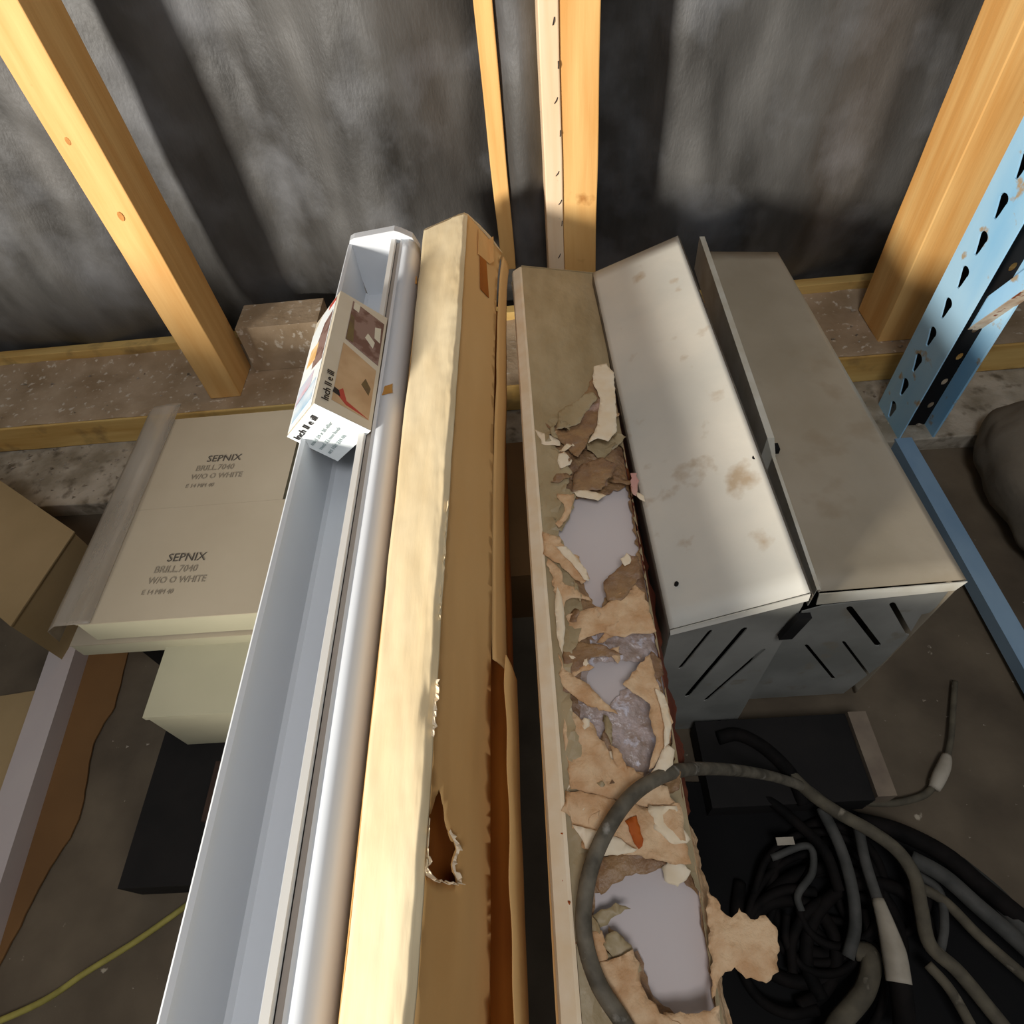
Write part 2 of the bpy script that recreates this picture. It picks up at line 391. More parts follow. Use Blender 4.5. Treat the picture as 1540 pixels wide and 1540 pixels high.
V = [(x, YF, z) for x, z in ec]+[(x, YF+.012, z) for x, z in ec]; k = len(ec)
mk('end_cap', V, [tuple(range(k)), tuple(range(k, 2*k))]+[(i, (i+1) % k, k+(i+1) % k, k+i) for i in range(k)], WHITEP, t)
for px, py, z, s in ((620, 425, -.405, .006), (584, 588, -.392, .005), (583, 640, -.41, .004), (600, 655, -.42, .003)):
    c = atZ(px, py, z); pts = jag([(c.x-s, c.y-s*1.5), (c.x+s, c.y-s), (c.x+s*.8, c.y+s*1.6), (c.x-s*.6, c.y+s)], .002, .0008, px)
    V2, F2 = sheet2d(pts, [], 0); mk('tape_scrap', [(p.x, p.y, z+.002) for p in V2], F2, TAPE, t, solid=.0004, label='brown tape scrap')

# ------------------------------------------------------------------ printed box lying on the channel
A = Vector((-.186, .405, -.351)); B = Vector((-.223, .405, -.387)); C_ = Vector((-.147, .405, -.388)); D = Vector((-.188, .405, -.4235))
bx = thing('printed_carton', 'small oblong printed white box lying across the top of the trough', 'box', (-.186, .49, -.42))
LY = Vector((-.001, .168, -.001))
V = [A, B, D, C_, A+LY, B+LY, D+LY, C_+LY]
mk('carton_body', V, [(0, 1, 2, 3), (4, 7, 6, 5), (0, 4, 5, 1), (1, 5, 6, 2), (2, 6, 7, 3), (3, 7, 4, 0)], BOXW, bx)
LASTPIC = [None]
def quad_on(O, U, W, u0, u1, w0, w1, off, name, m, label=None, poly=None):
    nrm = U.cross(W).normalized()
    if nrm.z < 0 and abs(nrm.z) > .1: nrm = -nrm
    P = poly or [(u0, w0), (u1, w0), (u1, w1), (u0, w1)]
    V = [O+U*u+W*v_+nrm*off for u, v_ in P]; k = len(P)
    V += [v-nrm*.0002 for v in V]
    o = mk(name, V, [tuple(range(k)), tuple(range(k, 2*k))]+[(i, (i+1) % k, k+(i+1) % k, k+i) for i in range(k)], m, LASTPIC[0] if name == 'printed_shape' and LASTPIC[0] else bx, label=label)
    if name != 'printed_shape': LASTPIC[0] = o
    return o
AC, AB = C_-A, B-A
# top right face: photos
quad_on(A, AC, LY, .27, .95, .60, .97, .0004, 'printed_picture', PH1, 'dark mauve picture', [(.27, .60), (.95, .52), (.95, .92), (.27, .97)])
quad_on(A, AC, LY, 0, 0, 0, 0, .0006, 'printed_shape', PWHT, None, [(.62, .70), (.8, .64), (.82, .70), (.66, .75)])
quad_on(A, AC, LY, 0, 0, 0, 0, .0006, 'printed_shape', PWHT, None, [(.80, .74), (.92, .72), (.90, .86), (.78, .84)])
quad_on(A, AC, LY, 0, 0, 0, 0, .0006, 'printed_shape', PH1B, None, [(.28, .60), (.42, .60), (.36, .82), (.28, .84)])
quad_on(A, AC, LY, 0, 0, 0, 0, .0006, 'printed_shape', PWHT, None, [(.30, .90), (.42, .89), (.42, .96), (.30, .965)])
quad_on(A, AC, LY, .25, .95, .06, .52, .0004, 'printed_picture', PH2, 'tan picture with red detail', [(.25, .08), (.93, .06), (.93, .47), (.25, .56)])
quad_on(A, AC, LY, 0, 0, 0, 0, .0006, 'printed_shape', PRED, None, [(.28, .15), (.40, .20), (.50, .12), (.92, .065), (.5, .09)])
quad_on(A, AC, LY, 0, 0, 0, 0, .0008, 'printed_shape', INKD, None, [(.24, .14), (.38, .13), (.34, .17), (.25, .18)])
quad_on(A, AC, LY, 0, 0, 0, 0, .0006, 'printed_shape', PH1B, None, [(.70, .30), (.86, .24), (.88, .30), (.76, .36)])
# upper left face: picture on white
quad_on(A, AB, LY, 0, 0, 0, 0, .0004, 'white_side', LABELW, 'white printed side', [(.12, .02), (.99, .02), (.99, .86), (.7, .98), (.12, .98)])
quad_on(A, AB, LY, 0, 0, 0, 0, .0006, 'printed_shape', PH1, None, [(.15, .40), (.55, .42), (.62, .62), (.45, .82), (.15, .86)])
quad_on(A, AB, LY, 0, 0, 0, 0, .0008, 'printed_shape', PORG, None, [(.5, .50), (.85, .50), (.8, .66), (.5, .66)])
quad_on(A, AB, LY, 0, 0, 0, 0, .0006, 'printed_shape', PINK, None, [(.4, .24), (.95, .20), (.95, .36), (.4, .38)])
quad_on(A, AB, LY, 0, 0, 0, 0, .0006, 'printed_shape', PBLU, None, [(.2, .08), (.9, .06), (.9, .22), (.2, .26)])
quad_on(A, AB, LY, 0, 0, 0, 0, .0006, 'printed_shape', PRED, None, [(.12, .94), (.4, .93), (.4, .98), (.12, .98)])
# end label
V = [p+Vector((0, -.0006, 0)) for p in (A, B, D, C_)]
mk('end_label', V+[v+Vector((0, .0005, 0)) for v in V], [(0, 1, 2, 3), (4, 5, 6, 7)], LABELW, bx, label='bright white end label with small print')
un, wn = (A-B).normalized(), (B-D).normalized()
txt('lettering', 'Inch II e ill', .0088, INKD, bx, B+(D-B)*.20+(A-B)*.06+Vector((0, -.0010, 0)), (A-B), (B-D), 'dark lettering on the end label')
for i, s in enumerate(('mod 24 x 36 eller', 'med 12 mm krok', 'art 108 224 00')):
    txt('small_print', s, .005, mat('faint_ink', '#a9b4b4', rough=.8) if i == 0 else bpy.data.materials['faint_ink'], bx, B+(D-B)*(.45+.17*i)+(A-B)*.1+Vector((0, -.0010, 0)), (A-B), (B-D))
nAC = AC.cross(LY).normalized()
if nAC.z < 0: nAC = -nAC
txt('lettering', 'Inch II e ill', .0095, INKD, bx, A+AC*.20+LY*.05+nAC*.0008, LY, -AC, 'dark lettering along the top edge')

# ------------------------------------------------------------------ intact kraft box
kb = thing('kraft_carton', 'long brown paper-wrapped carton between the white trough and the torn parcel', 'box', (-.08, .2, -.475))
def lerp(a, b, t_): return a+(b-a)*t_
FAR = [(-.119, -.392), (-.117, -.384), (-.095, -.377), (-.073, -.3700), (-.066, -.3685), (-.0620, -.371), (-.0500, -.386), (-.0380, -.402), (-.0260, -.424)]
NEAR = [(-.118, -.396), (-.116, -.384), (-.100, -.375), (-.087, -.3680), (-.0810, -.3665), (-.0770, -.371), (-.0690, -.400), (-.0600, -.428), (-.0515, -.456)]
def kraft_pt(s, y):
    """s in 0..8 along the profile, y along the box"""
    t_ = max(0, min(1, (.74-y)/.76)); i = min(7, int(s)); u = s-i
    a = Vector(FAR[i]).lerp(Vector(FAR[i+1]), u); b = Vector(NEAR[i]).lerp(Vector(NEAR[i+1]), u)
    if s > 5: t_ = t_**.42
    c = a.lerp(b, t_); p = Vector((c.x, y, c.y))
    g = math.exp(-((s-4)/1.1)**2)                       # ridge is dented
    p.x += .0016*g*fbm(Vector((y*1.0, 0, 2)), 16, 4); p.z += .0012*g*fbm(Vector((y, 3, 2)), 22, 4)
    if s < 5.2:
        p += Vector((.3, 0, 1))*(.0010*fbm(Vector((c.x*40/10, y, 0)), 24, 4)*1.0)
        p.x += .0014*fbm(Vector((0, y, 5)), 9, 3)*(1-s/8)
    else: p.x += .0007*fbm(Vector((s*.2, y, 7)), 9, 3)
    # bent-in dent at y~.12
    p.z -= .004*math.exp(-((y-.145)/.012)**2)*math.exp(-((s-4.2)/.8)**2)
    return p
ns, ny = 40, 300
# face along the top + ridge
def kraft_strip(name, s0, s1, m, n1, hole=None, label=None):
    V, Fc = [], []
    for j in range(ny+1):
        y = .74-1.1*j/ny
        for i in range(n1+1): V.append(kraft_pt(s0+(s1-s0)*i/n1, y))
    for j in range(ny):
        for i in range(n1):
            a = j*(n1+1)+i; q = (a, a+1, a+n1+2, a+n1+1)
            if hole:
                c = (V[q[0]]+V[q[2]])/2
                if inpoly(c.y, c.z, hole): continue
            Fc.append(q)
    return mk(name, V, Fc, m, kb, smooth=True, solid=.0006, label=label)
kraft_strip('wrapped_top', 0, 5, KRAFT, 30, label='pale creased paper top')
# right side made in (y,z) with a clean torn hole
HP = []
for px, py in ((660, 1186), (670, 1222), (676, 1250), (688, 1275), (682, 1300), (690, 1328), (668, 1326), (642, 1316), (640, 1290), (646, 1230)):
    r_ = ray(px, py); rr_ = r_.x/r_.z; best = min((abs(q.x/q.z-rr_), s_, q) for s_ in [5+3*k/60 for k in range(61)] for q in (kraft_pt(s_, .15),))
    HP.append((r_.y*best[2].z/r_.z, -.3715-(best[1]-5)/3*.083))
hz = jag(HP, .003, .0012, 3)
side_out = [Vector((.74-1.1*j/120, -.3715-.0)) for j in range(121)]+[Vector((-.36+1.1*j/120, -.4545)) for j in range(121)]
V2, F2 = sheet2d(side_out, [hz], .008)
def side_pt(p):
    t_ = (-.3715-p.y)/(.4545-.3715); q = kraft_pt(5+3*max(0, min(1, t_)), p.x); return q
V = [side_pt(p) for p in V2]
mk('wrapped_side', V, F2, KRAFT2, kb, smooth=True, solid=.0006, label='tan side with a torn hole')
extrude('inner_board', [(-.106, -.395), (-.0800, -.383), (-.0640, -.440), (-.100, -.45)], -.35, .40, KRAFTIN, kb, 20, closed=True, label='added inner board, shade of the hollow put into its orange-brown')
extrude('back_panel', [(-.119, -.392), (-.108, -.472), (-.066, -.464)], -.36, .74, KRAFT2, kb, 20, thick=.0006)
# far end closing flaps
E0 = [kraft_pt(s, .74) for s in (0, 1, 2, 3, 4, 5, 6, 7, 8)]+[Vector((-.108, .74, -.472))]
mk('end_flap', E0+[p+Vector((0, .006, -.002)) for p in E0], [tuple(range(10)), tuple(range(10, 20))]+[(i, (i+1) % 10, 10+(i+1) % 10, 10+i) for i in range(10)], KRAFT, kb)
# torn lips round the hole and along the ridge
def shred(name, pts3, m, parent, amp=.002, seed=0, grid=.004, jst=.003, ja=.0012, sol=.0004, bend=None, label=None, base=None):
    """crumpled paper patch; outline given as points (x,y,z), height interpolated"""
    P = [Vector(p) for p in pts3]; o2 = jag([(p.x, p.y) for p in P], jst, ja, seed)
    V2, F2 = sheet2d(o2, [], grid); V = []
    for v in V2:
        ws = [1/((v-Vector((p.x, p.y))).length_squared+1e-6) for p in P]; z = sum(w_*p.z for w_, p in zip(ws, P))/sum(ws)
        q = Vector((v.x, v.y, z))
        q += Vector((noise.noise(Vector((v.x*60, v.y*60, seed+9)))*amp*.5, noise.noise(Vector((v.x*60, v.y*60, seed+19)))*amp*.5, amp*ridge(Vector((v.x, v.y, seed*.37)), 38, 3)*.5))
        V.append(q)
    return mk(name, V, F2, m, parent, smooth=True, solid=sol, label=label)
def px_shred(name, pts, z, m, parent, **k):
    P = []
    for q in pts:
        zz = z+(q[2] if len(q) > 2 else 0); P.append(atZ(q[0], q[1], zz))
    return shred(name, P, m, parent, **k)
def lip(name, pairs, m, parent, width=.004, seed=0, nrm=(1, 0, 0)):
    """thin torn fringe following a 3d path"""
    rnd = random.Random(seed); P = catmull(pairs, 6); V, Fc = [], []; nrm = Vector(nrm)
    for i, p in enumerate(P):
        w_ = width*rnd.uniform(.3, 1.2); V += [p, p+nrm*w_*.5+Vector((0, rnd.uniform(-.001, .001), rnd.uniform(-.4, .8)*w_))]
    for i in range(len(P)-1): Fc.append((2*i, 2*i+1, 2*i+3, 2*i+2))
    return mk(name, V, Fc, m, parent, solid=.0004)
hp = [side_pt(Vector(p))+Vector((.0008, 0, 0)) for p in HP]
lip('torn_fringe', hp[2:7], PALEFIB, kb, .006, 1); lip('torn_fringe', hp[5:9], PALEFIB, kb, .007, 2, (1, -.3, -.3)); lip('torn_fringe', [hp[9], hp[8], hp[7]], KRAFT, kb, .005, 4, (.6, 0, .8))
tr = [kraft_pt(4.6, y) for y in (.30, .27, .245, .22, .20)]
lip('torn_fringe', tr, KRAFT, kb, .004, 5, (1, 0, .2))
lip('torn_fringe', [kraft_pt(4.7, y) for y in (.16, .15, .135, .125)], PALEFIB, kb, .006, 6, (1, -.4, .1))
# lower flap hanging open along the right side
def flap(name, y0, y1, prof, m, seed, n=120, label=None):
    V, Fc = [], []
    k = len(prof(y0))
    for j in range(n+1):
        y = y0+(y1-y0)*j/n
        for (x, z) in prof(y):
            V.append(Vector((x+.0008*noise.noise(Vector((y*20, z*9, seed))), y, z)))
    for j in range(n):
        for i in range(k-1): Fc.append((j*k+i, j*k+i+1, (j+1)*k+i+1, (j+1)*k+i))
    return mk(name, V, Fc, m, kb, smooth=True, solid=.0008, label=label)
def fp1(y):
    t_ = max(0, min(1, (.74-y)/.5))**.45; a = .004*math.sin(y*14)+.003*noise.noise(Vector((y*11, 0, 0)))
    top = Vector((lerp(-.0235, -.0478, t_)+a*t_*.3, lerp(-.424, -.459, t_))); bot = Vector((lerp(-.018, -.0385, t_)+a*.3, lerp(-.445, -.492, t_)))
    if y < .25: top.x -= .0 
    return [tuple(top.lerp(bot, u/5)+Vector((.002*math.sin(u/5*math.pi), 0))) for u in range(6)]
flap('side_flap', .738, .212, fp1, KRAFT2, 1, label='loosened lower flap standing away from the side')
def fp2(y):
    a = .0012*noise.noise(Vector((y*25, 4, 0)))
    return [tuple(Vector((-.0435+a, -.452)).lerp(Vector((-.0310+a, -.470)), u/5)) for u in range(6)]
flap('side_flap', .206, -.36, lambda y: [(-.0360+.0022*noise.noise(Vector((y*25, 4, 0))), -.440), (-.0335+.001*noise.noise(Vector((y*25, 4, 0))), -.460), (-.0315, -.490), (-.0330, -.510)], KRAFT2, 2)
flap('inner_flap', .738, -.36, lambda y: [(-.0600, -.460), (-.0510, -.490), (-.0420, -.505), (-.0350, -.512)], KRAFTIN, 3, label='orange-brown inside of the open bottom flap')
ep = [kraft_pt(q, y)+Vector((.0012, 0, .0012)) for q, y in ((6.0, .735), (6.9, .735), (7.2, .700), (6.2, .690))]
mk('end_tab', ep+[ep[1]+Vector((.006, 0, .004)), ep[2]+Vector((.006, 0, .003))], [(0, 1, 2, 3), (1, 4, 5, 2)], KRAFT2, kb, solid=.0008)
ep = [kraft_pt(q, y)+Vector((.0010, 0, .0010)) for q, y in ((6.3, .705), (6.9, .70), (7.3, .640), (6.6, .635))]
mk('torn_slot', ep, [(0, 1, 2, 3)], KRAFTIN, kb, solid=.0006)

# ------------------------------------------------------------------ torn parcel
tb = thing('torn_parcel', 'long paper-wrapped parcel with its top torn open showing white panels', 'parcel', (.04, .2, -.56))
YT = .765
def tx0(y): return lerp(-.0035, .001, max(0, min(1, (YT-y)/.77)))       # left top edge
def tx1(y): return lerp(.0925, .0830, max(0, min(1, (YT-y)/.77)))       # right top edge
def tz(x, y):  return lerp(-.4600, -.4800, max(0, min(1, (x+.003)/.095)))*lerp(1, 1.006, (YT-y))
def Z0(px, py): p = atZ(px, py, -.468); return (p.x, p.y)
def poly(*pts): return [Z0(*p) for p in pts]
# big opening in the outer wrap
HO = [poly((838, 640), (870, 664), (905, 690), (935, 655), (948, 705), (955, 760), (968, 830), (975, 880), (990, 960), (1002, 1010), (1012, 1080), (1015, 1150), (985, 1170), (940, 1180), (905, 1150), (870, 1120), (855, 1050), (862, 985), (880, 935), (865, 880), (850, 830), (835, 790), (850, 745), (858, 715), (848, 690), (828, 668)),
      poly((935, 1255), (985, 1280), (1035, 1300), (1056, 1340), (1072, 1440), (1084, 1530), (1050, 1545), (985, 1525), (935, 1470), (905, 1420), (890, 1370), (892, 1325), (905, 1285))]
out = []
n = 140
for j in range(n+1): y = YT-1.13*j/n; out.append(Vector((tx0(y), y)))
for j in range(n+1): y = YT-1.13+1.13*j/n; out.append(Vector((tx1(y)-.0006*abs(noise.noise(Vector((y*90, 0, 0)))), y)))
holes = [jag(h, .0035, .0016, 10+i) for i, h in enumerate(HO)]
V2, F2 = sheet2d(out, holes, .0055)
def dist_poly(p, P):
    return min((p-Vector(q)).length for q in P)
V = []
for v in V2:
    z = tz(v.x, v.y); 
    near = min(dist_poly(v, h) for h in holes)
    c = math.exp(-near/.006)
    wr = .0007+.0022*math.exp(-near/.02)
    e = min(1, max(0, min(v.x-tx0(v.y), tx1(v.y)-v.x)/.008))
    z += e*(wr*ridge(Vector((v.x, v.y, 1)), 28, 4)*.8) + e*.0050*c*(.3+noise.noise(Vector((v.x*70, v.y*70, 3))))
    V.append(Vector((v.x, v.y, z)))
mk('outer_wrap', V, F2, KRAFTD, tb, smooth=False, solid=.0005, label='brown paper top with shade put into its colour, ripped open')
# left side and lower body
extrude('left_side', [(-.0035, -.4600), (-.0060, -.4603), (-.0150, -.4655), (-.0165, -.4700), (-.0170, -.54)], YT, YT-1.13, PALEFIB, tb, 120, thick=.0006, wob=.0006, fx=lambda x, y, z: (x+.0045*max(0, min(1, (YT-y)/.77)), y, z), label='pale cream paper left edge')
extrude('lower_body', [(-.014, -.474), (-.014, -.55), (.082, -.55), (.0885, -.492)], YT-.002, YT-1.13, KRAFT2, tb, 60, wob=.0006, closed=True, fx=lambda x, y, z: (x-.006*max(0, min(1, (YT-y)/.77))*(x > .05), y, z-.006))
mk('end_flap', [(-.0035, YT, -.458), (.0925, YT, -.478), (.090, YT+.004, -.55), (-.016, YT+.004, -.55), (-.019, YT, -.482)], [(0, 1, 2, 3, 4)], KRAFTD, tb, solid=.001)
# white panel
rr = [(tx0(.7)+.008, .60), (.0890, .60), (.080, -.36), (.010, -.36)]
Vp = [(x, y, tz(x, y)-.0065) for x, y in rr]; 
mk('white_panel', Vp+[(v[0], v[1], v[2]-.002) for v in Vp], [(0, 1, 2, 3), (4, 5, 6, 7), (0, 1, 5, 4), (1, 2, 6, 5), (2, 3, 7, 6), (3, 0, 4, 7)], PANELW, tb, label='smooth white panel inside the parcel')
# inner crumpled layer with its own openings
HI = [poly((862, 748), (900, 742), (938, 722), (944, 715), (952, 760), (962, 830), (950, 850), (930, 870), (915, 890), (905, 910), (888, 905), (872, 860), (845, 830), (838, 800), (850, 770)),
      poly((880, 1022), (895, 996), (930, 988), (975, 985), (958, 1012), (935, 1035), (918, 1060), (890, 1052)),
      poly((895, 1345), (930, 1320), (1000, 1302), (1052, 1335), (1060, 1380), (1072, 1450), (1082, 1530), (1050, 1544), (985, 1500), (960, 1430), (910, 1425), (890, 1385))]
out = []
for j in range(101): y = .60-.96*j/100; out.append(Vector((tx0(y)+.002, y)))
for j in range(101): y = -.36+.96*j/100; out.append(Vector((tx1(y)-.0016, y)))
holes = [jag(h, .003, .0018, 20+i) for i, h in enumerate(HI)]
V2, F2 = sheet2d(out, holes, .0035)
V, flm, brn = [], [], []
for v in V2:
    near = min(dist_poly(v, h) for h in holes); e = min(1, near/.006)
    e2 = min(1, max(0, min(v.x-tx0(v.y), tx1(v.y)-v.x)/.008))
    V.append(Vector((v.x, v.y, tz(v.x, v.y)-.0045+e*e2*.0028*ridge(Vector((v.x, v.y, 5)), 34, 4)+.0025*(1-e))))
filmz = poly((905, 940), (985, 930), (1010, 1150), (960, 1190), (880, 1120), (860, 1000))
for f in F2:
    c = sum((V2[i] for i in f), Vector((0, 0)))/3
    (flm if inpoly(c.x, c.y, filmz) and c.y < .5 else brn).append(f)
mk('crumpled_paper', V, brn, SHREDD, tb, solid=.0004, label='crumpled brown inner paper')
mk('crumpled_film', V, flm, PLASF, tb, solid=.0004, label='shiny crumpled film')
# individual torn pieces
S = lambda pts, dz, m, seed, **k: px_shred('torn_flap', [(p[0], p[1], (p[2] if len(p) > 2 else 0)) for p in pts], -.466+dz, m, tb, seed=seed, **k)
S([(893, 552), (912, 548), (922, 560), (926, 600), (928, 650), (915, 664), (897, 660), (884, 668), (898, 640), (902, 600), (892, 575)], .008, PALEFIB, 1, amp=.002, ja=.0006, label='bright curled paper strip')
S([(820, 640), (850, 650), (895, 560), (905, 590), (900, 640), (870, 690), (840, 665)], .003, SHREDD, 2, amp=.004)
S([(840, 620), (890, 590), (898, 600), (870, 640), (836, 648)], .005, KRAFTD, 3, amp=.003)
S([(805, 646), (825, 655), (842, 664), (843, 672), (815, 668)], .005, PALEFIB, 4, amp=.001, label='pale curled tear')
S([(800, 660), (825, 670), (850, 690), (860, 712), (852, 735), (866, 745), (862, 765), (845, 800), (822, 800), (812, 770), (804, 700)], .003, KRAFTD, 5, amp=.003)
S([(838, 745), (864, 745), (858, 770), (842, 795), (835, 790), (850, 768)], .006, SHRED, 6, amp=.003, ja=.001)
S([(860, 740), (885, 738), (912, 745), (900, 752), (870, 748)], .002, PALEFIB, 7, amp=.001, ja=.001)
S([(872, 700), (905, 690), (930, 700), (905, 738), (860, 742), (862, 715)], -.001, SHREDD, 8, amp=.003)
S([(815, 802), (838, 806), (850, 826), (870, 840), (885, 872), (872, 880), (850, 860), (835, 850), (818, 835)], .006, SHRED, 9, amp=.005)
S([(835, 822), (852, 822), (868, 840), (882, 858), (886, 875), (878, 872), (862, 850)], .010, PALEFIB, 10, amp=.001, ja=.0005, label='pale curled sliver')
S([(820, 835), (838, 850), (850, 880), (868, 885), (888, 905), (870, 900), (850, 905), (848, 950), (838, 930), (832, 880)], .006, SHRED, 11, amp=.004)
S([(838, 880), (846, 900), (850, 950), (846, 985), (838, 960), (834, 910)], .009, PALEFIB, 12, amp=.0015, ja=.0006)
S([(850, 930), (880, 920), (905, 915), (925, 900), (955, 880), (972, 900), (985, 950), (940, 960), (895, 955), (860, 975)], .000, SHRED, 13, amp=.005)
S([(905, 880), (925, 862), (945, 832), (958, 838), (965, 870), (940, 900), (915, 905)], .001, SHREDD, 14, amp=.004)
S([(935, 842), (942, 832), (950, 838), (948, 848), (940, 852)], .008, PALEFIB, 15, amp=.001, grid=.002)
S([(850, 960), (900, 970), (935, 985), (890, 990), (875, 1020), (880, 1050), (848, 1040), (845, 990)], .003, SHREDD, 16, amp=.004)
S([(840, 985), (852, 1010), (880, 1028), (905, 1055), (930, 1075), (900, 1068), (865, 1050), (845, 1030)], .006, SHRED, 17, amp=.004)
S([(935, 1030), (975, 985), (995, 1040), (1012, 1080), (1005, 1120), (975, 1165), (985, 1110), (975, 1060)], .005, SHRED, 18, amp=.003, label='curled paper round the film')
S([(985, 1035), (1000, 1045), (1010, 1090), (1006, 1118), (996, 1130), (1000, 1095), (992, 1060)], .010, PALEFIB, 19, amp=.001, ja=.0006)
S([(1000, 1118), (1014, 1128), (1012, 1150), (985, 1178), (962, 1182), (985, 1155)], .008, PALEFIB, 20, amp=.0015, ja=.0006)
S([(850, 1070), (890, 1090), (920, 1140), (985, 1180), (1005, 1185), (1010, 1215), (960, 1220), (900, 1200), (858, 1190), (848, 1120)], .002, SHRED, 21, amp=.005)
S([(852, 1195), (900, 1200), (960, 1215), (1020, 1210), (1032, 1260), (1040, 1300), (1000, 1300), (950, 1285), (900, 1275), (860, 1245)], .004, SHRED, 22, amp=.006)
S([(860, 1240), (895, 1250), (935, 1262), (958, 1280), (915, 1290), (880, 1275)], .008, PALEFIB, 23, amp=.003)
S([(900, 1290), (955, 1275), (1000, 1298), (985, 1310), (940, 1318), (905, 1345), (893, 1325)], .004, SHREDD, 24, amp=.003)
S([(940, 1236), (956, 1228), (968, 1262), (960, 1278), (948, 1258)], .008, ORNG, 25, amp=.002, grid=.003)
S([(975, 1210), (1015, 1215), (1035, 1262), (1005, 1268), (985, 1250)], .005, PALEFIB, 26, amp=.005)
S([(890, 1375), (925, 1360), (948, 1365), (905, 1392), (893, 1398)], .002, KRAFTD, 27, amp=.002)
S([(895, 1450), (950, 1430), (965, 1480), (990, 1520), (1030, 1536), (960, 1548), (920, 1530), (900, 1490)], .004, SHRED, 28, amp=.006)
S([(905, 1400), (915, 1440), (900, 1470), (888, 1440), (885, 1400)], .005, SHRED, 29, amp=.003)
S([(995, 1520), (1030, 1528), (1082, 1515), (1086, 1560), (1000, 1560)], .003, SHRED, 31, amp=.004)
# right hand ragged wrap, red-brown, and the hanging scrap
def rag(name, y0, y1, m, seed, wx, drop, label=None):
    n = 90; V, Fc = [], []; rnd = random.Random(seed)
    for j in range(n+1):
        y = y0+(y1-y0)*j/n; ed = min(1, min(j, n-j)/6)
        w_ = wx*ed*(.6+.8*abs(noise.noise(Vector((y*30, seed, 0)))))+rnd.uniform(0, .0012)
        for i in range(4):
            u = i/3; V.append((tx1(y)-.001+w_*u+.001*noise.noise(Vector((y*60, u*2, seed))), y, tz(tx1(y), y)-drop*u+.002*noise.noise(Vector((y*40, u*3, seed+4)))))
    for j in range(n):
        for i in range(3): Fc.append((j*4+i, j*4+i+1, (j+1)*4+i+1, (j+1)*4+i))
    return mk(name, V, Fc, m, tb, solid=.0005, label=label)
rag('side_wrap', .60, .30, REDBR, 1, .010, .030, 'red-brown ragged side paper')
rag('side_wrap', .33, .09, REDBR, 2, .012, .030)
rag('side_wrap', .10, -.10, SHRED, 3, .010, .016)
rnd = random.Random(21)
WH = HI
cnt = 0
while cnt < 46:
    y = rnd.uniform(.0, .50); x = rnd.uniform(tx0(y)+.006, tx1(y)-.006)
    if any(inpoly(x, y, h) for h in WH): continue
    k_ = rnd.randint(5, 7); R0 = rnd.uniform(.004, .011); a0 = rnd.uniform(0, 3.14); st = rnd.uniform(1, 2.4); z_ = tz(x, y)+rnd.uniform(.001, .006)
    P = []
    for i in range(k_):
        a = 6.283*i/k_; r_ = R0*rnd.uniform(.5, 1.1); u, v = r_*math.cos(a)*st, r_*math.sin(a)/st**.5
        P.append((x+u*math.cos(a0)-v*math.sin(a0), y+u*math.sin(a0)+v*math.cos(a0), z_+rnd.uniform(-.0035, .0045)))
    shred('torn_flap', P, rnd.choice((SHRED, SHRED, PALEFIB, SHREDD, SHREDD, KRAFTD)), tb, amp=rnd.uniform(.002, .005), seed=100+cnt, grid=.003, jst=.002, ja=.0008)
    cnt += 1
S([(948, 712), (957, 712), (960, 735), (955, 748), (949, 740)], .004, PINKP := mat('pink_scrap', '#cf9c90', '#dcb0a0', rough=.7), 40, amp=.001, grid=.002, label='pinkish paper scrap')
S([(955, 738), (965, 742), (970, 756), (962, 752)], .002, PALEFIB, 41, amp=.001, grid=.002)
px_shred('hanging_scrap', [(1062, 1340), (1078, 1352), (1092, 1378), (1102, 1382), (1112, 1365), (1120, 1375), (1130, 1385), (1148, 1378), (1165, 1395), (1172, 1420), (1172, 1462), (1150, 1478), (1122, 1472), (1105, 1455), (1088, 1460), (1080, 1475), (1070, 1500), (1066, 1420)], -.474, SHRED, tb, amp=.0028, seed=50, grid=.004, jst=.002, ja=.0014, label='ragged tan paper scrap sticking out to the right')
for i, (a, b) in enumerate((((838, 1250), (850, 1320)), ((842, 1325), (862, 1420)))):
    P0, P1 = atZ(a[0], a[1], -.464), atZ(b[0], b[1], -.464)
    lip('torn_fringe', [P0, P0.lerp(P1, .3)+Vector((.001, 0, .001)), P0.lerp(P1, .7)+Vector((-.001, 0, .001)), P1], ORNG, tb, .005, 60+i, (1, 0, .3))

# ------------------------------------------------------------------ metal units
def panel3(name, P, m, parent, th=.0012, sub=24, wob=.0012, label=None, seed=0):
    """sheet panel through 4 corners, slightly dented"""
    a, b, c, d = [Vector(p) for p in P]; V, Fc = [], []
    for j in range(sub+1):
        for i in range(sub+1):
            u, v = i/sub, j/sub; p = a.lerp(b, u).lerp(d.lerp(c, u), v)
            V.append(p+(b-a).cross(d-a).normalized()*wob*fbm(Vector((u*1.5, v*3, seed)), 1.5, 3)*min(1, 4*u, 4*(1-u), 4*v, 4*(1-v)))
    for j in range(sub):
        for i in range(sub): q = j*(sub+1)+i; Fc.append((q, q+1, q+sub+2, q+sub+1))
    return mk(name, V, Fc, m, parent, solid=th, smooth=True, label=label)
def slot_plate(name, outline, slots, y, m, parent, label=None):
    V2, F2 = sheet2d([Vector(p) for p in outline], [[Vector(q) for q in s] for s in slots], 0)
    return mk(name, [(v.x, y(v.x, v.y) if callable(y) else y, v.y) for v in V2], F2, m, parent, solid=.0012, label=label)
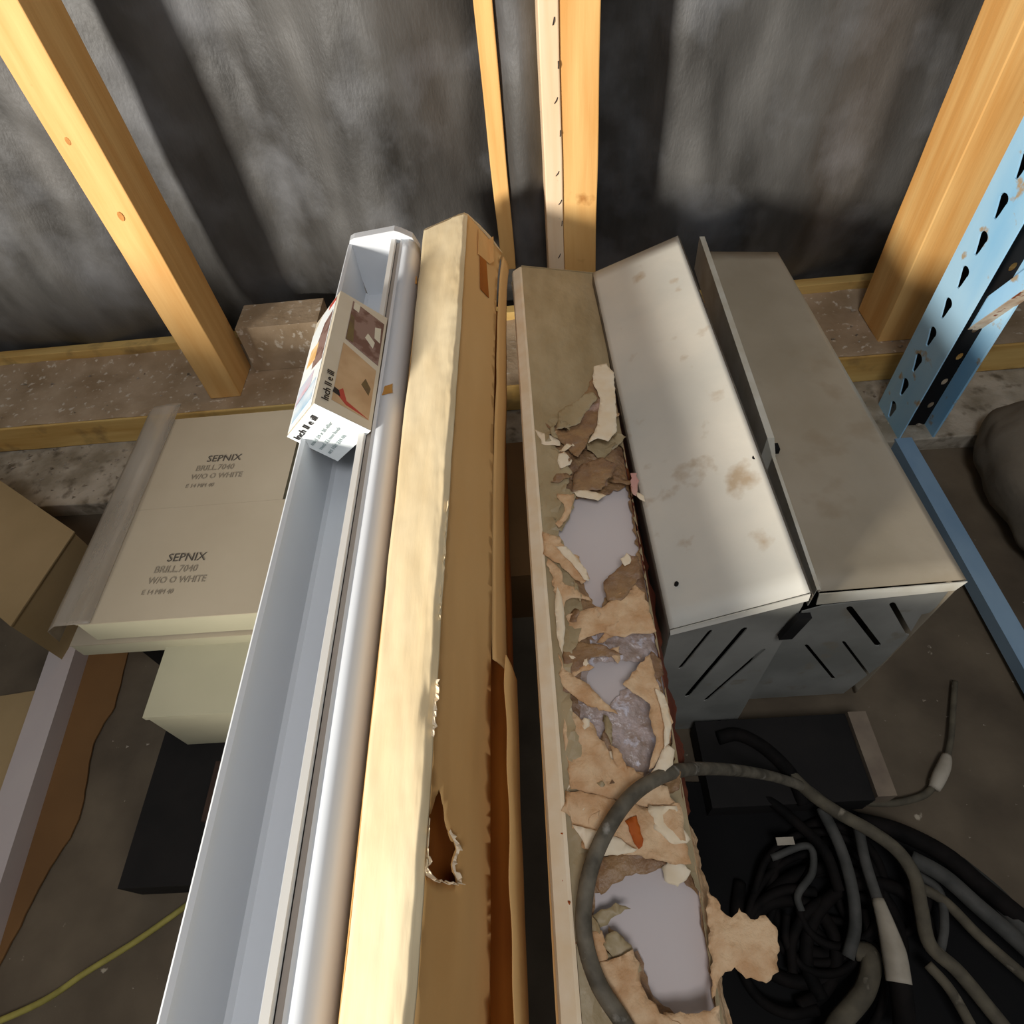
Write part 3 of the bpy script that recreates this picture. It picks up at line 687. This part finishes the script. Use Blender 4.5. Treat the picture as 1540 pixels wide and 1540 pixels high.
def slot(p, q, w_, yy):
    a, b = atY(p[0], p[1], yy), atY(q[0], q[1], yy); a, b = Vector((a.x, a.z)), Vector((b.x, b.z)); d = (b-a).normalized(); n_ = Vector((-d.y, d.x))*w_/2
    return [a+n_*.5, a+n_+d*.003, b+n_-d*.003, b+n_*.3, b-n_*.3, b-n_-d*.003, a-n_+d*.003, a-n_*.5]
YB = .240; YM = .74; FB = -.744
m1 = thing('convector_cover', 'cream sheet-metal cover tilted up beside the torn parcel, rust specks', 'metal cover', (.15, .49, FB))
panel3('top_panel', [(.0985, YB, -.4840), (.2000, YB, -.4370), (.1920, YM, -.4230), (.0880, YM, -.4630)], METAL, m1, label='bright cream top with rusty stains', seed=1)
panel3('side_panel', [(.0985, YB, -.4840), (.0880, YM, -.4630), (.0930, YM, -.742), (.1020, YB, -.742)], METALIN, m1, wob=0)
V, Fc = [], []
n = 60
for j in range(n+1):                      # flange at the gap with a notch
    y = lerp(YB, YM, j/n); x = lerp(.2000, .1920, j/n); z = lerp(-.4370, -.4230, j/n)
    d = .012 if y < .395 else .034
    V += [(x, y, z), (x+.003, y, z-.004), (x+.004+(.012 if d > .02 else 0), y, z-d)]
for j in range(n):
    for i in range(2): Fc.append((3*j+i, 3*j+i+1, 3*j+i+4, 3*j+i+3))
mk('gap_flange', V, Fc, METALIN, m1, solid=.001, label='grey-brown folded flange')
c = atZ(1017, 880, -.477)
V, Fc = tubeV([Vector((c.x, c.y, -.4775)), Vector((c.x, c.y, -.4735))], .0018, 12); mk('screw_hole', V, Fc, BLACK, m1, label='small dark screw hole')
c = atZ(1133, 694, -.44)
V, Fc = tubeV([Vector((c.x, c.y, -.4455)), Vector((c.x, c.y, -.4345))], .0022, 10); mk('screw_hole', V, Fc, BLACK, m1)
outl = [(.1000, -.4860), (.1985, -.4405), (.2010, -.46), (.2010, -.742), (.1020, -.742)]
sl1 = [slot((1070, 950), (1022, 1008), .0035, YB), slot((1122, 946), (1032, 1050), .0050, YB), slot((1150, 978), (1060, 1056), .0040, YB)]
slot_plate('front_panel', outl, sl1, YB+.002, METALF, m1, 'grey front with diagonal vent slots')
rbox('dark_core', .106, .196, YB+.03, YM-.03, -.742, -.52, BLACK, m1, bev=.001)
# lip along near edge
V = [(.0985, YB-.001, -.4842), (.2000, YB-.001, -.4372), (.1995, YB-.003, -.4440), (.0990, YB-.003, -.4885)]
mk('front_lip', V, [(0, 1, 2, 3)], METAL, m1, solid=.001)

m2 = thing('convector_cover', 'cream sheet-metal cover coloured darker for shade, with a raised left flange, right of the tilted cream one', 'metal cover', (.265, .49, FB))
YR = .2714; YM2 = .820
panel3('top_panel', [(.2323, YR, -.4937), (.3547, YR, -.4898), (.3563, YM2, -.5070), (.2515, YM2, -.4960)], METALR, m2, label='cream top with shade put into a brownish tone', seed=4)
V, Fc = [], []
for j in range(n+1):                      # raised flange
    t_ = j/n; y = lerp(YR, YM2, t_); x = lerp(.2307, .2500, t_); zb = lerp(-.4937, -.4968, t_)
    if y > .430: zt = zb+.022*min(1, (y-.430)/.006)+.004*(y-.430); xo = -.0070; wd = .0065
    else: zt = zb+.003; xo = 0; wd = .0030
    V += [(x+xo+wd, y, zb-.002), (x+xo+wd, y, zt), (x+xo, y, zt+.0006), (x+xo, y, zb-.024)]
for j in range(n):
    for i in range(3): Fc.append((4*j+i, 4*j+i+1, 4*j+i+5, 4*j+i+4))
mk('raised_flange', V, Fc, EDGE, m2, solid=.0008, label='pale edge flange')
panel3('side_panel', [(.3547, YR, -.4898), (.3563, YM2, -.5070), (.3550, YM2, -.742), (.3480, YR, -.742)], METALR, m2, wob=0)
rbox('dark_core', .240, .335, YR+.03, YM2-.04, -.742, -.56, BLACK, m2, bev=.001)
rbox('screw_boss', .2370, .2450, .433, .442, -.496, -.487, BLACK, m2, bev=.0008, label='dark notch in the flange')
mk('front_lip', [(.2328, YR-.002, -.4942), (.3552, YR-.002, -.4898), (.3485, YR-.004, -.4998), (.2340, YR-.004, -.5092)], [(0, 1, 2, 3)], EDGE, m2, solid=.001, label='pale folded front lip')
def PY(px, py): p = atY(px, py, YR); return (p.x, p.z)
outl = [PY(1238, 912), PY(1300, 905), PY(1428, 888), PY(1408, 914), PY(1398, 922), PY(1386, 925), PY(1362, 964)]
outl += [(outl[-1][0]-.002, -.66), (.335, -.742), (.2055, -.742), (.2055, -.560), (.229, -.545), (.229, -.53)]
sl2 = [slot((1276, 913), (1322, 972), .0055, YR), slot((1341, 907), (1368, 955), .0050, YR), slot((1212, 970), (1255, 1022), .0035, YR), slot((1268, 965), (1310, 1020), .0030, YR)]
slot_plate('front_panel', outl, sl2, YR+.001, METALF, m2, 'grey front with slots leaning the other way')
V, Fc = boxV(.1975, .2085, YB-.006, YB-.001, -.505, -.468)
V = [(v[0]+(-.006 if v[2] < -.49 else 0), v[1], v[2]) for v in V]
mk('joint_slot', V, Fc, BLACK, m2, label='black block in place of a slot at the joint')  # solid black block standing for the slot at the joint

# ------------------------------------------------------------------ blue rack upright
rk = thing('rack_upright', 'light blue perforated steel upright with a floor rail, far right', 'rack', (.56, .68, FZ))
def keyhole(yc, zc, s=1):
    P = []
    for k in range(12):
        a = -math.pi*.15+k*math.pi*1.3/11; P.append(Vector((yc+.0085*s*math.cos(a), zc+.008+.0065*s*math.sin(a))))
    P += [Vector((yc-.006*s, zc-.006)), Vector((yc-.004*s, zc-.013*s)), Vector((yc+.001, zc-.013*s)), Vector((yc+.004*s, zc-.004))]
    return P
ZT = 1.2
zs = [-.70+.044*k for k in range(14)]
outl = [Vector((.640, FZ+.001)), Vector((.717, FZ+.001)), Vector((.717, ZT)), Vector((.640, ZT))]
V2, F2 = sheet2d(outl, [keyhole(.684, z) for z in zs], 0)
mk('left_flange', [(.535, v.x, v.y) for v in V2], F2, BLUE, rk, solid=.002, label='blue flange with teardrop holes')
rbox('right_flange', .5835, .5865, .640, .669, FZ+.001, ZT, BLUE, rk, bev=.0006)
outl = [Vector((.537, FZ+.001)), Vector((.5835, FZ+.001)), Vector((.5835, ZT)), Vector((.537, ZT))]
V2, F2 = sheet2d(outl, [[Vector((.576+.0045*math.cos(a), z+.02+.006*math.sin(a))) for a in [k*math.pi/5 for k in range(10)]] for z in zs], 0)
mk('web', [(v.x, .668, v.y) for v in V2], F2, BLACK, rk, solid=.0015, label='back of the upright with round holes, inner shade put in as black')  # web coloured black in place of the shade inside the upright
rbox('rear_web', .535, .587, .7155, .7175, FZ+.001, ZT, CRATE, rk, bev=.0005)  # dark colour stands in for shade behind the flange holes
a, b = atX(1462, 484, .575), atX(1545, 425, .575)
d = (b-a)
V, Fc = boxV(-.009, .009, 0, 1, -.011, .011)
def brace(v):
    p = a+d*v[1]*4; s = Vector((0, -d.z, d.y)).normalized(); return p+Vector((1, 0, 0))*v[0]+s*v[2]
mk('diagonal_brace', [brace(v) for v in V], Fc, BLUE, rk, label='blue and rusty diagonal brace')
V = [brace((v[0]*1.1, v[1], .011+abs(v[2])*.1*(1 if v[2] > 0 else 0)+.0006)) for v in V]
mk('rust_edge', V[:0] or [brace((-.010, 0, .0112)), brace((.010, 0, .0112)), brace((.010, 1, .0112)), brace((-.010, 1, .0112))], [(0, 1, 2, 3)], RUST, rk, solid=.0008)
rbox('floor_rail', .528, .552, -.30, .640, -.736, -.716, BLUED, rk, bev=.002, label='dull blue rail along the floor')

# grey sack far right
bm = bmesh.new(); bmesh.ops.create_icosphere(bm, subdivisions=5, radius=1)
V = []
for v in bm.verts:
    p = v.co.copy(); p = Vector([math.copysign(abs(q)**.75, q) for q in p])
    p = Vector((p.x*.115, p.y*.165, p.z*.055)); p *= 1+.07*fbm(p, 14, 3)
    p.z = max(p.z, -.045); V.append(Vector((.722+p.x, .500+p.y, -.697+p.z)))
bm.verts.index_update(); Fc = [[v.index for v in f.verts] for f in bm.faces]; bm.free()
o = mk('sack', V, Fc, SACK, smooth=True); meta(o, 'lumpy grey sack on the floor beyond the blue floor rail', 'sack')

# ------------------------------------------------------------------ left: white cartons
ZC = -.55
def carton(y0, y1, z1, z0, x0, x1, label, text=None, name='shipping_carton', group=None):
    t_ = thing(name, label, 'box', ((x0+x1)/2, (y0+y1)/2, z0))
    rbox('carton_body', x0, x1, y0, y1, z0, z1-.001, CARTONF, t_, bev=.0015)
    rbox('lid', x0-.0008, x1+.0008, y0-.0006, y1+.0006, z1-.0012, z1, CARTON, t_, bev=.0004, label='greyish white lid')
    if text:
        O = Vector(text[0]); u = Vector(text[1])
        up = Vector((-u.y, u.x, 0))
        txt('lettering', 'SEPNIX', .0150, INK, t_, O+Vector((0, 0, .0002)), u, up, 'bold grey stamped lettering', xs=.92, ext=.00015)
        for i, (s, z_) in enumerate((('BRILL.7040', .0125), ('W/O O WHITE', .0115), ('E 14 MM 40', .0085))):
            txt('small_print', s, z_, bpy.data.materials.get('stamp') or mat('stamp', '#857b6a', rough=.8), t_, O-up*(.0145+.0135*i)+u*(-.010-.002*i)+Vector((0, 0, .0002)), u, up, ext=.00015, xs=.85)
    return t_
ang = math.radians(-2)
c2 = atZ(250, 845, ZC); c1 = atZ(310, 695, ZC)
carton(.322, .4705, ZC, -.586, -.492, -.299, 'nearer of the two white cartons with grey stamped lettering', ((c2.x, c2.y, ZC), (1, -.03, 0)))
carton(.472, .625, ZC, -.586, -.492, -.303, 'farther of the two white stamped cartons, toward the wall', ((c1.x, c1.y, ZC), (1, -.03, 0)))
V, Fc = [], []
o = extrude('plastic_wrap', [(-.478, -.5485), (-.497, -.5488), (-.518, -.551), (-.532, -.562), (-.536, -.588)], .322, .655, FILM, None, 60, thick=.0004, wob=.003, smooth=True)
meta(o, 'dull clear plastic wrap down the left side of the stamped cartons', 'plastic wrap')
o2 = carton(.318, .655, -.588, -.612, -.522, -.300, 'flat tan carton under the two stamped ones')
# lower cream carton
sc = thing('cream_carton', 'small cream carton poking out low below the stamped cartons', 'box', (-.36, .30, -.70))
rbox('carton_body', -.423, -.305, .241, .345, -.697, -.613, CARTONF, sc, bev=.002)
rbox('lid', -.4245, -.3035, .2395, .346, -.6128, -.606, CARTONF, sc, bev=.0015, label='cream lid')
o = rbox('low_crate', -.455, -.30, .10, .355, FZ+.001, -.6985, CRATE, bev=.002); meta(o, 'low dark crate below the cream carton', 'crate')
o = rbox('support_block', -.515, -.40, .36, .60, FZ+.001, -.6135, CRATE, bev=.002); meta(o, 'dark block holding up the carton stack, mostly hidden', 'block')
o = rbox('brick', -.375, -.335, .155, .215, -.6975, -.680, mat('dull_brick', '#4a382c', '#3a2a22', rough=.9), bev=.002); meta(o, 'dull brown brick on the dark crate beside the white trough', 'brick')

# tan cardboard box far left
P = [atZ(110, 800, -.62), atZ(28, 938, -.62)]
lb = thing('cardboard_box', 'plain tan cardboard box at the left edge, turned at an angle', 'box', (-.72, .43, FZ))
c0 = P[0]; e1 = Vector((-.150, .102, 0)).normalized()*.34; e2 = Vector((-.022, -.135, 0))
def slab(name, c, u, v, z0, z1, m, parent, label=None):
    Q = [c, c+u, c+u+v, c+v]; V = [(q.x, q.y, z1) for q in Q]+[(q.x, q.y, z0) for q in Q]
    return mk(name, V, [(0, 1, 2, 3), (4, 5, 6, 7)]+[(i, (i+1) % 4, 4+(i+1) % 4, 4+i) for i in range(4)], m, parent, label=label)
slab('box_body', c0, e1, e2, FZ+.001, -.622, CARDB, lb); slab('lid', c0+Vector((.002, 0, 0)), e1, e2*1.01, -.6215, -.6195, CARDB, lb)
# brown cardboard box in front with laminate strip
o = rbox('brown_box', -.965, -.655, -.30, .330, FZ+.001, -.722, CARDB, bev=.002, rot=math.radians(6), about=(-.66, .30, 0)); meta(o, 'brown cardboard box at the lower left edge beside the white strip', 'box')
o = rbox('laminate_strip', -.653, -.617, -.30, .412, FZ+.0035, -.715, LAMI, bev=.001, rot=math.radians(6), about=(-.66, .30, 0)); meta(o, 'narrow dull white laminated board running along the brown box', 'board')
# flattened cardboard on the floor with a wavy edge
edge = [(-.580, .44), (-.575, .413), (-.568, .36), (-.563, .31), (-.572, .27), (-.567, .237), (-.556, .178), (-.571, .119), (-.583, .049), (-.600, -.05), (-.61, -.3)]
V2, F2 = sheet2d([Vector((-.648, -.3)), Vector((-.648, .44))]+[Vector(p[:2])+Vector((.002*noise.noise(Vector((p.y*60, 5, 0))), 0)) for p in catmull([(a_, b_, 0) for a_, b_ in edge], 6)], [], .03)
o = mk('cardboard_sheet', [(v.x, v.y, -.7425) for v in V2], F2, CARDD, solid=.002); meta(o, 'flattened brown cardboard with a wavy torn edge on the floor', 'cardboard')
# yellow strap
o = tube('strap', [atZ(-60, 1560, -.738), atZ(60, 1508, -.735), atZ(130, 1462, -.732), atZ(210, 1412, -.733), atZ(290, 1355, -.735), atZ(340, 1320, -.738)], .0032, STRAPY, nseg=8)
meta(o, 'yellow-green cord running across the floor at the lower left', 'cord')
o = rbox('pale_cloth', 0, .001, 0, .001, 0, .001, LAMI) if False else None

# added under the long parcels: dark blocks that carry them and block light
o = rbox('dark_block', -.196, -.066, -.34, .56, FZ+.001, -.474, CRATE, bev=.002); meta(o, 'added tall dark block keeping light out under the white trough and the kraft carton', 'crate')
o = rbox('dark_block', -.008, .078, -.34, .60, FZ+.001, -.5575, CRATE, bev=.002); meta(o, 'added narrow dark block keeping light out under the torn parcel', 'crate')
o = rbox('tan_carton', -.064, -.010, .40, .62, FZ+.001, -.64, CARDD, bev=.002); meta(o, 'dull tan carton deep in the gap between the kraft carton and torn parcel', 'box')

# ------------------------------------------------------------------ right: dark crate and cables
dc = thing('dark_box', 'dark box with a pale wooden rim on the floor before the metal covers', 'crate', (.25, .2, FZ))
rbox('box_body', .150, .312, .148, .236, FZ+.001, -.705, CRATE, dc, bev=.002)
a, b = atZ(1290, 1076, -.700), atZ(1342, 1192, -.700)
rbox('wooden_rim', .3135, .3325, .150, .236, FZ+.001, -.7005, WOODG, dc, bev=.0015, label='pale greyish wooden rim')

def cable(pts, r, m, label, name='cable', zdef=-.73, parent=None, n=10, group=None):
    P = [atZ(p[0], p[1], p[2] if len(p) > 2 else zdef) for p in pts]
    o = tube(name, P, r, m, parent, nseg=10, n=n)
    if not parent: meta(o, label, 'cable', group)
    return o
# cable arching over the torn parcel
cable([(960, 1580, -.452), (935, 1535, -.453), (898, 1475, -.450), (878, 1400, -.448), (885, 1320, -.446), (912, 1250, -.444), (955, 1192, -.446), (1010, 1162, -.470), (1060, 1156, -.53), (1120, 1160, -.60), (1170, 1170, -.665), (1215, 1188, -.70), (1260, 1225, -.71)], lambda t_: .0050, CLIT, 'grey rubber cable arching over the torn parcel')
pc = thing('plug_cable', 'thin grey lead with a pale plug on the bare concrete', 'cable', atZ(1410, 1170, FZ))
cable([(1190, 1155, -.715), (1225, 1160, -.712), (1255, 1178, -.715), (1290, 1203, -.725), (1340, 1208, -.735), (1385, 1198, -.738), (1405, 1182, -.738)], .0036, CGRY, '', 'lead', parent=pc)
cable([(1424, 1142, -.737), (1430, 1110, -.737), (1433, 1070, -.738), (1436, 1025, -.740)], .0033, CGRY, '', 'lead', parent=pc)
P = catmull([atZ(1405, 1186, -.735), atZ(1412, 1170, -.734), atZ(1420, 1152, -.734), atZ(1424, 1136, -.735)], 6)
V, Fc = tubeV(P, lambda t_: .0035+.0035*math.sin(math.pi*min(1, max(0, .12+t_*.85)))**.6, 12); mk('plug', V, Fc, PLUGW, pc, smooth=True, label='off-white oval plug')
cable([(1125, 1105, -.715), (1165, 1140, -.705), (1215, 1190, -.695), (1260, 1222, -.69), (1310, 1250, -.69), (1350, 1280, -.695), (1375, 1318, -.70), (1385, 1365, -.70), (1398, 1420, -.705), (1440, 1460, -.71), (1490, 1520, -.72), (1530, 1570, -.72)], .0062, CGRY, 'thick dusty cable running diagonally down the heap')
cable([(1290, 1235, -.72), (1350, 1250, -.715), (1420, 1285, -.71), (1480, 1335, -.71), (1560, 1400, -.71)], .0085, CBLK, 'thick black hose at the upper edge of the heap')
cable([(1370, 1290, -.712), (1420, 1318, -.708), (1470, 1362, -.705), (1520, 1405, -.705), (1580, 1460, -.70)], .0075, CGR2, 'grey hose just below the thick black one')
cable([(1440, 1300, -.72), (1500, 1350, -.715), (1560, 1420, -.71)], .009, CGR2, 'wide grey hose leaving at the right edge')
cable([(1375, 1330, -.716), (1420, 1355, -.712), (1470, 1405, -.708), (1520, 1450, -.705), (1580, 1500, -.70)], .0048, CGRY, 'thin grey cable lowest of those leaving right')
cable([(1380, 1315, -.716), (1412, 1340, -.713), (1420, 1390, -.713), (1412, 1440, -.716)], .0040, CGR2, 'short grey cable looping down on the right of the heap')
tc = thing('tapered_plug_cable', 'black cable with a long off-white tapered plug in the heap', 'cable', atZ(1345, 1420, FZ))
cable([(1290, 1240, -.705), (1300, 1290, -.700), (1312, 1330, -.700), (1322, 1360, -.698)], .0050, CGR2, '', 'lead', parent=tc)
P = catmull([atZ(1320, 1352, -.698), atZ(1334, 1395, -.696), (atZ(1345, 1435, -.696)), atZ(1352, 1478, -.697)], 6)
V, Fc = tubeV(P, lambda t_: .0052+.0048*min(1, t_*1.6), 14); mk('plug', V, Fc, PLUGW, tc, smooth=True, label='off-white tapered plug')
cable([(1352, 1472, -.698), (1358, 1510, -.70), (1362, 1560, -.70)], .0090, CBLK, '', 'lead', parent=tc)
cable([(1235, 1215, -.705), (1262, 1270, -.705), (1280, 1330, -.705), (1286, 1390, -.71), (1275, 1440, -.715)], .0056, CGR2, 'grey cable curving through the middle of the heap')
cable([(1100, 1190, -.72), (1150, 1200, -.71), (1195, 1235, -.705), (1240, 1280, -.70), (1262, 1340, -.705)], .0050, CBLK, 'black cable crossing the upper left of the heap')
cable([(1080, 1110, -.70), (1110, 1105, -.70), (1150, 1125, -.70), (1190, 1165, -.70), (1210, 1210, -.705)], .0070, CBLK, 'black hose lying on top of the dark box')
cable([(1160, 1290, -.72), (1215, 1272, -.715), (1222, 1310, -.715), (1200, 1345, -.718), (1205, 1370, -.72)], .0035, CGR2, 'thin grey lead with a hooked end inside the heap')
cable([(1290, 1430, -.72), (1310, 1440, -.715), (1300, 1490, -.715), (1260, 1540, -.715), (1240, 1580, -.715)], .0085, CGRY, 'thick greyish tube at the bottom of the heap')
cable([(1395, 1450, -.712), (1430, 1490, -.71), (1470, 1560, -.71)], .0045, CGRY, 'grey cable heading to the bottom right corner')
rnd = random.Random(11)
for k in range(16):
    cx_, cy_ = rnd.uniform(1170, 1330), rnd.uniform(1330, 1510); R = rnd.uniform(60, 118); a0 = rnd.uniform(0, 6.28); z0 = rnd.uniform(-.738, -.722)
    pts = [(cx_+R*math.cos(a0+i*.55)*1.0, cy_+R*math.sin(a0+i*.55)*1.1, z0+rnd.uniform(-.002, .004)) for i in range(8)]
    pts = [(max(p[0], 1095+.15*(p[1]-1215)*0), max(p[1], 1222+.05*(p[0]-1095)), p[2]) for p in pts]
    cable(pts, rnd.choice((.0035, .0045, .006)), CBLK, 'dusty black cable coiled in the dark of the heap', name='coiled_cable', group='black cables coiled in the dark of the heap')
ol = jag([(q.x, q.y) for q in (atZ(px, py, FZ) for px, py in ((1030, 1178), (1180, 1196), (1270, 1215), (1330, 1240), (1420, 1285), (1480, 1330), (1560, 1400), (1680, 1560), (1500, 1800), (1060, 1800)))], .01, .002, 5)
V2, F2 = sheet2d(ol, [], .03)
o = mk('shade_sheet', [(v.x, v.y, FZ+.004) for v in V2], F2, BLACK, solid=.003); meta(o, 'black sheet put in for the deep shade under the cable heap', 'mat')  # flat black sheet added in place of the shade around the cables
o = rbox('paper_tag', .205, .222, .112, .119, -.7065, -.7055, PLUGW, bev=.0002, jit=.001); meta(o, 'small pale paper tag caught at the top of the cable heap', 'tag')

# unseen box added out of view on the left to shade the floor
sb = thing('shade_box', 'added large box out of view at the left, there to shade the floor', 'box', (-1.2, -.45, FZ))
rbox('box_body', -1.50, -.98, -.95, -.02, FZ+.001, -.257, CARDB, sb, bev=.003)
rbox('lid', -1.505, -.975, -.955, -.015, -.2565, -.245, CARDB, sb, bev=.002)
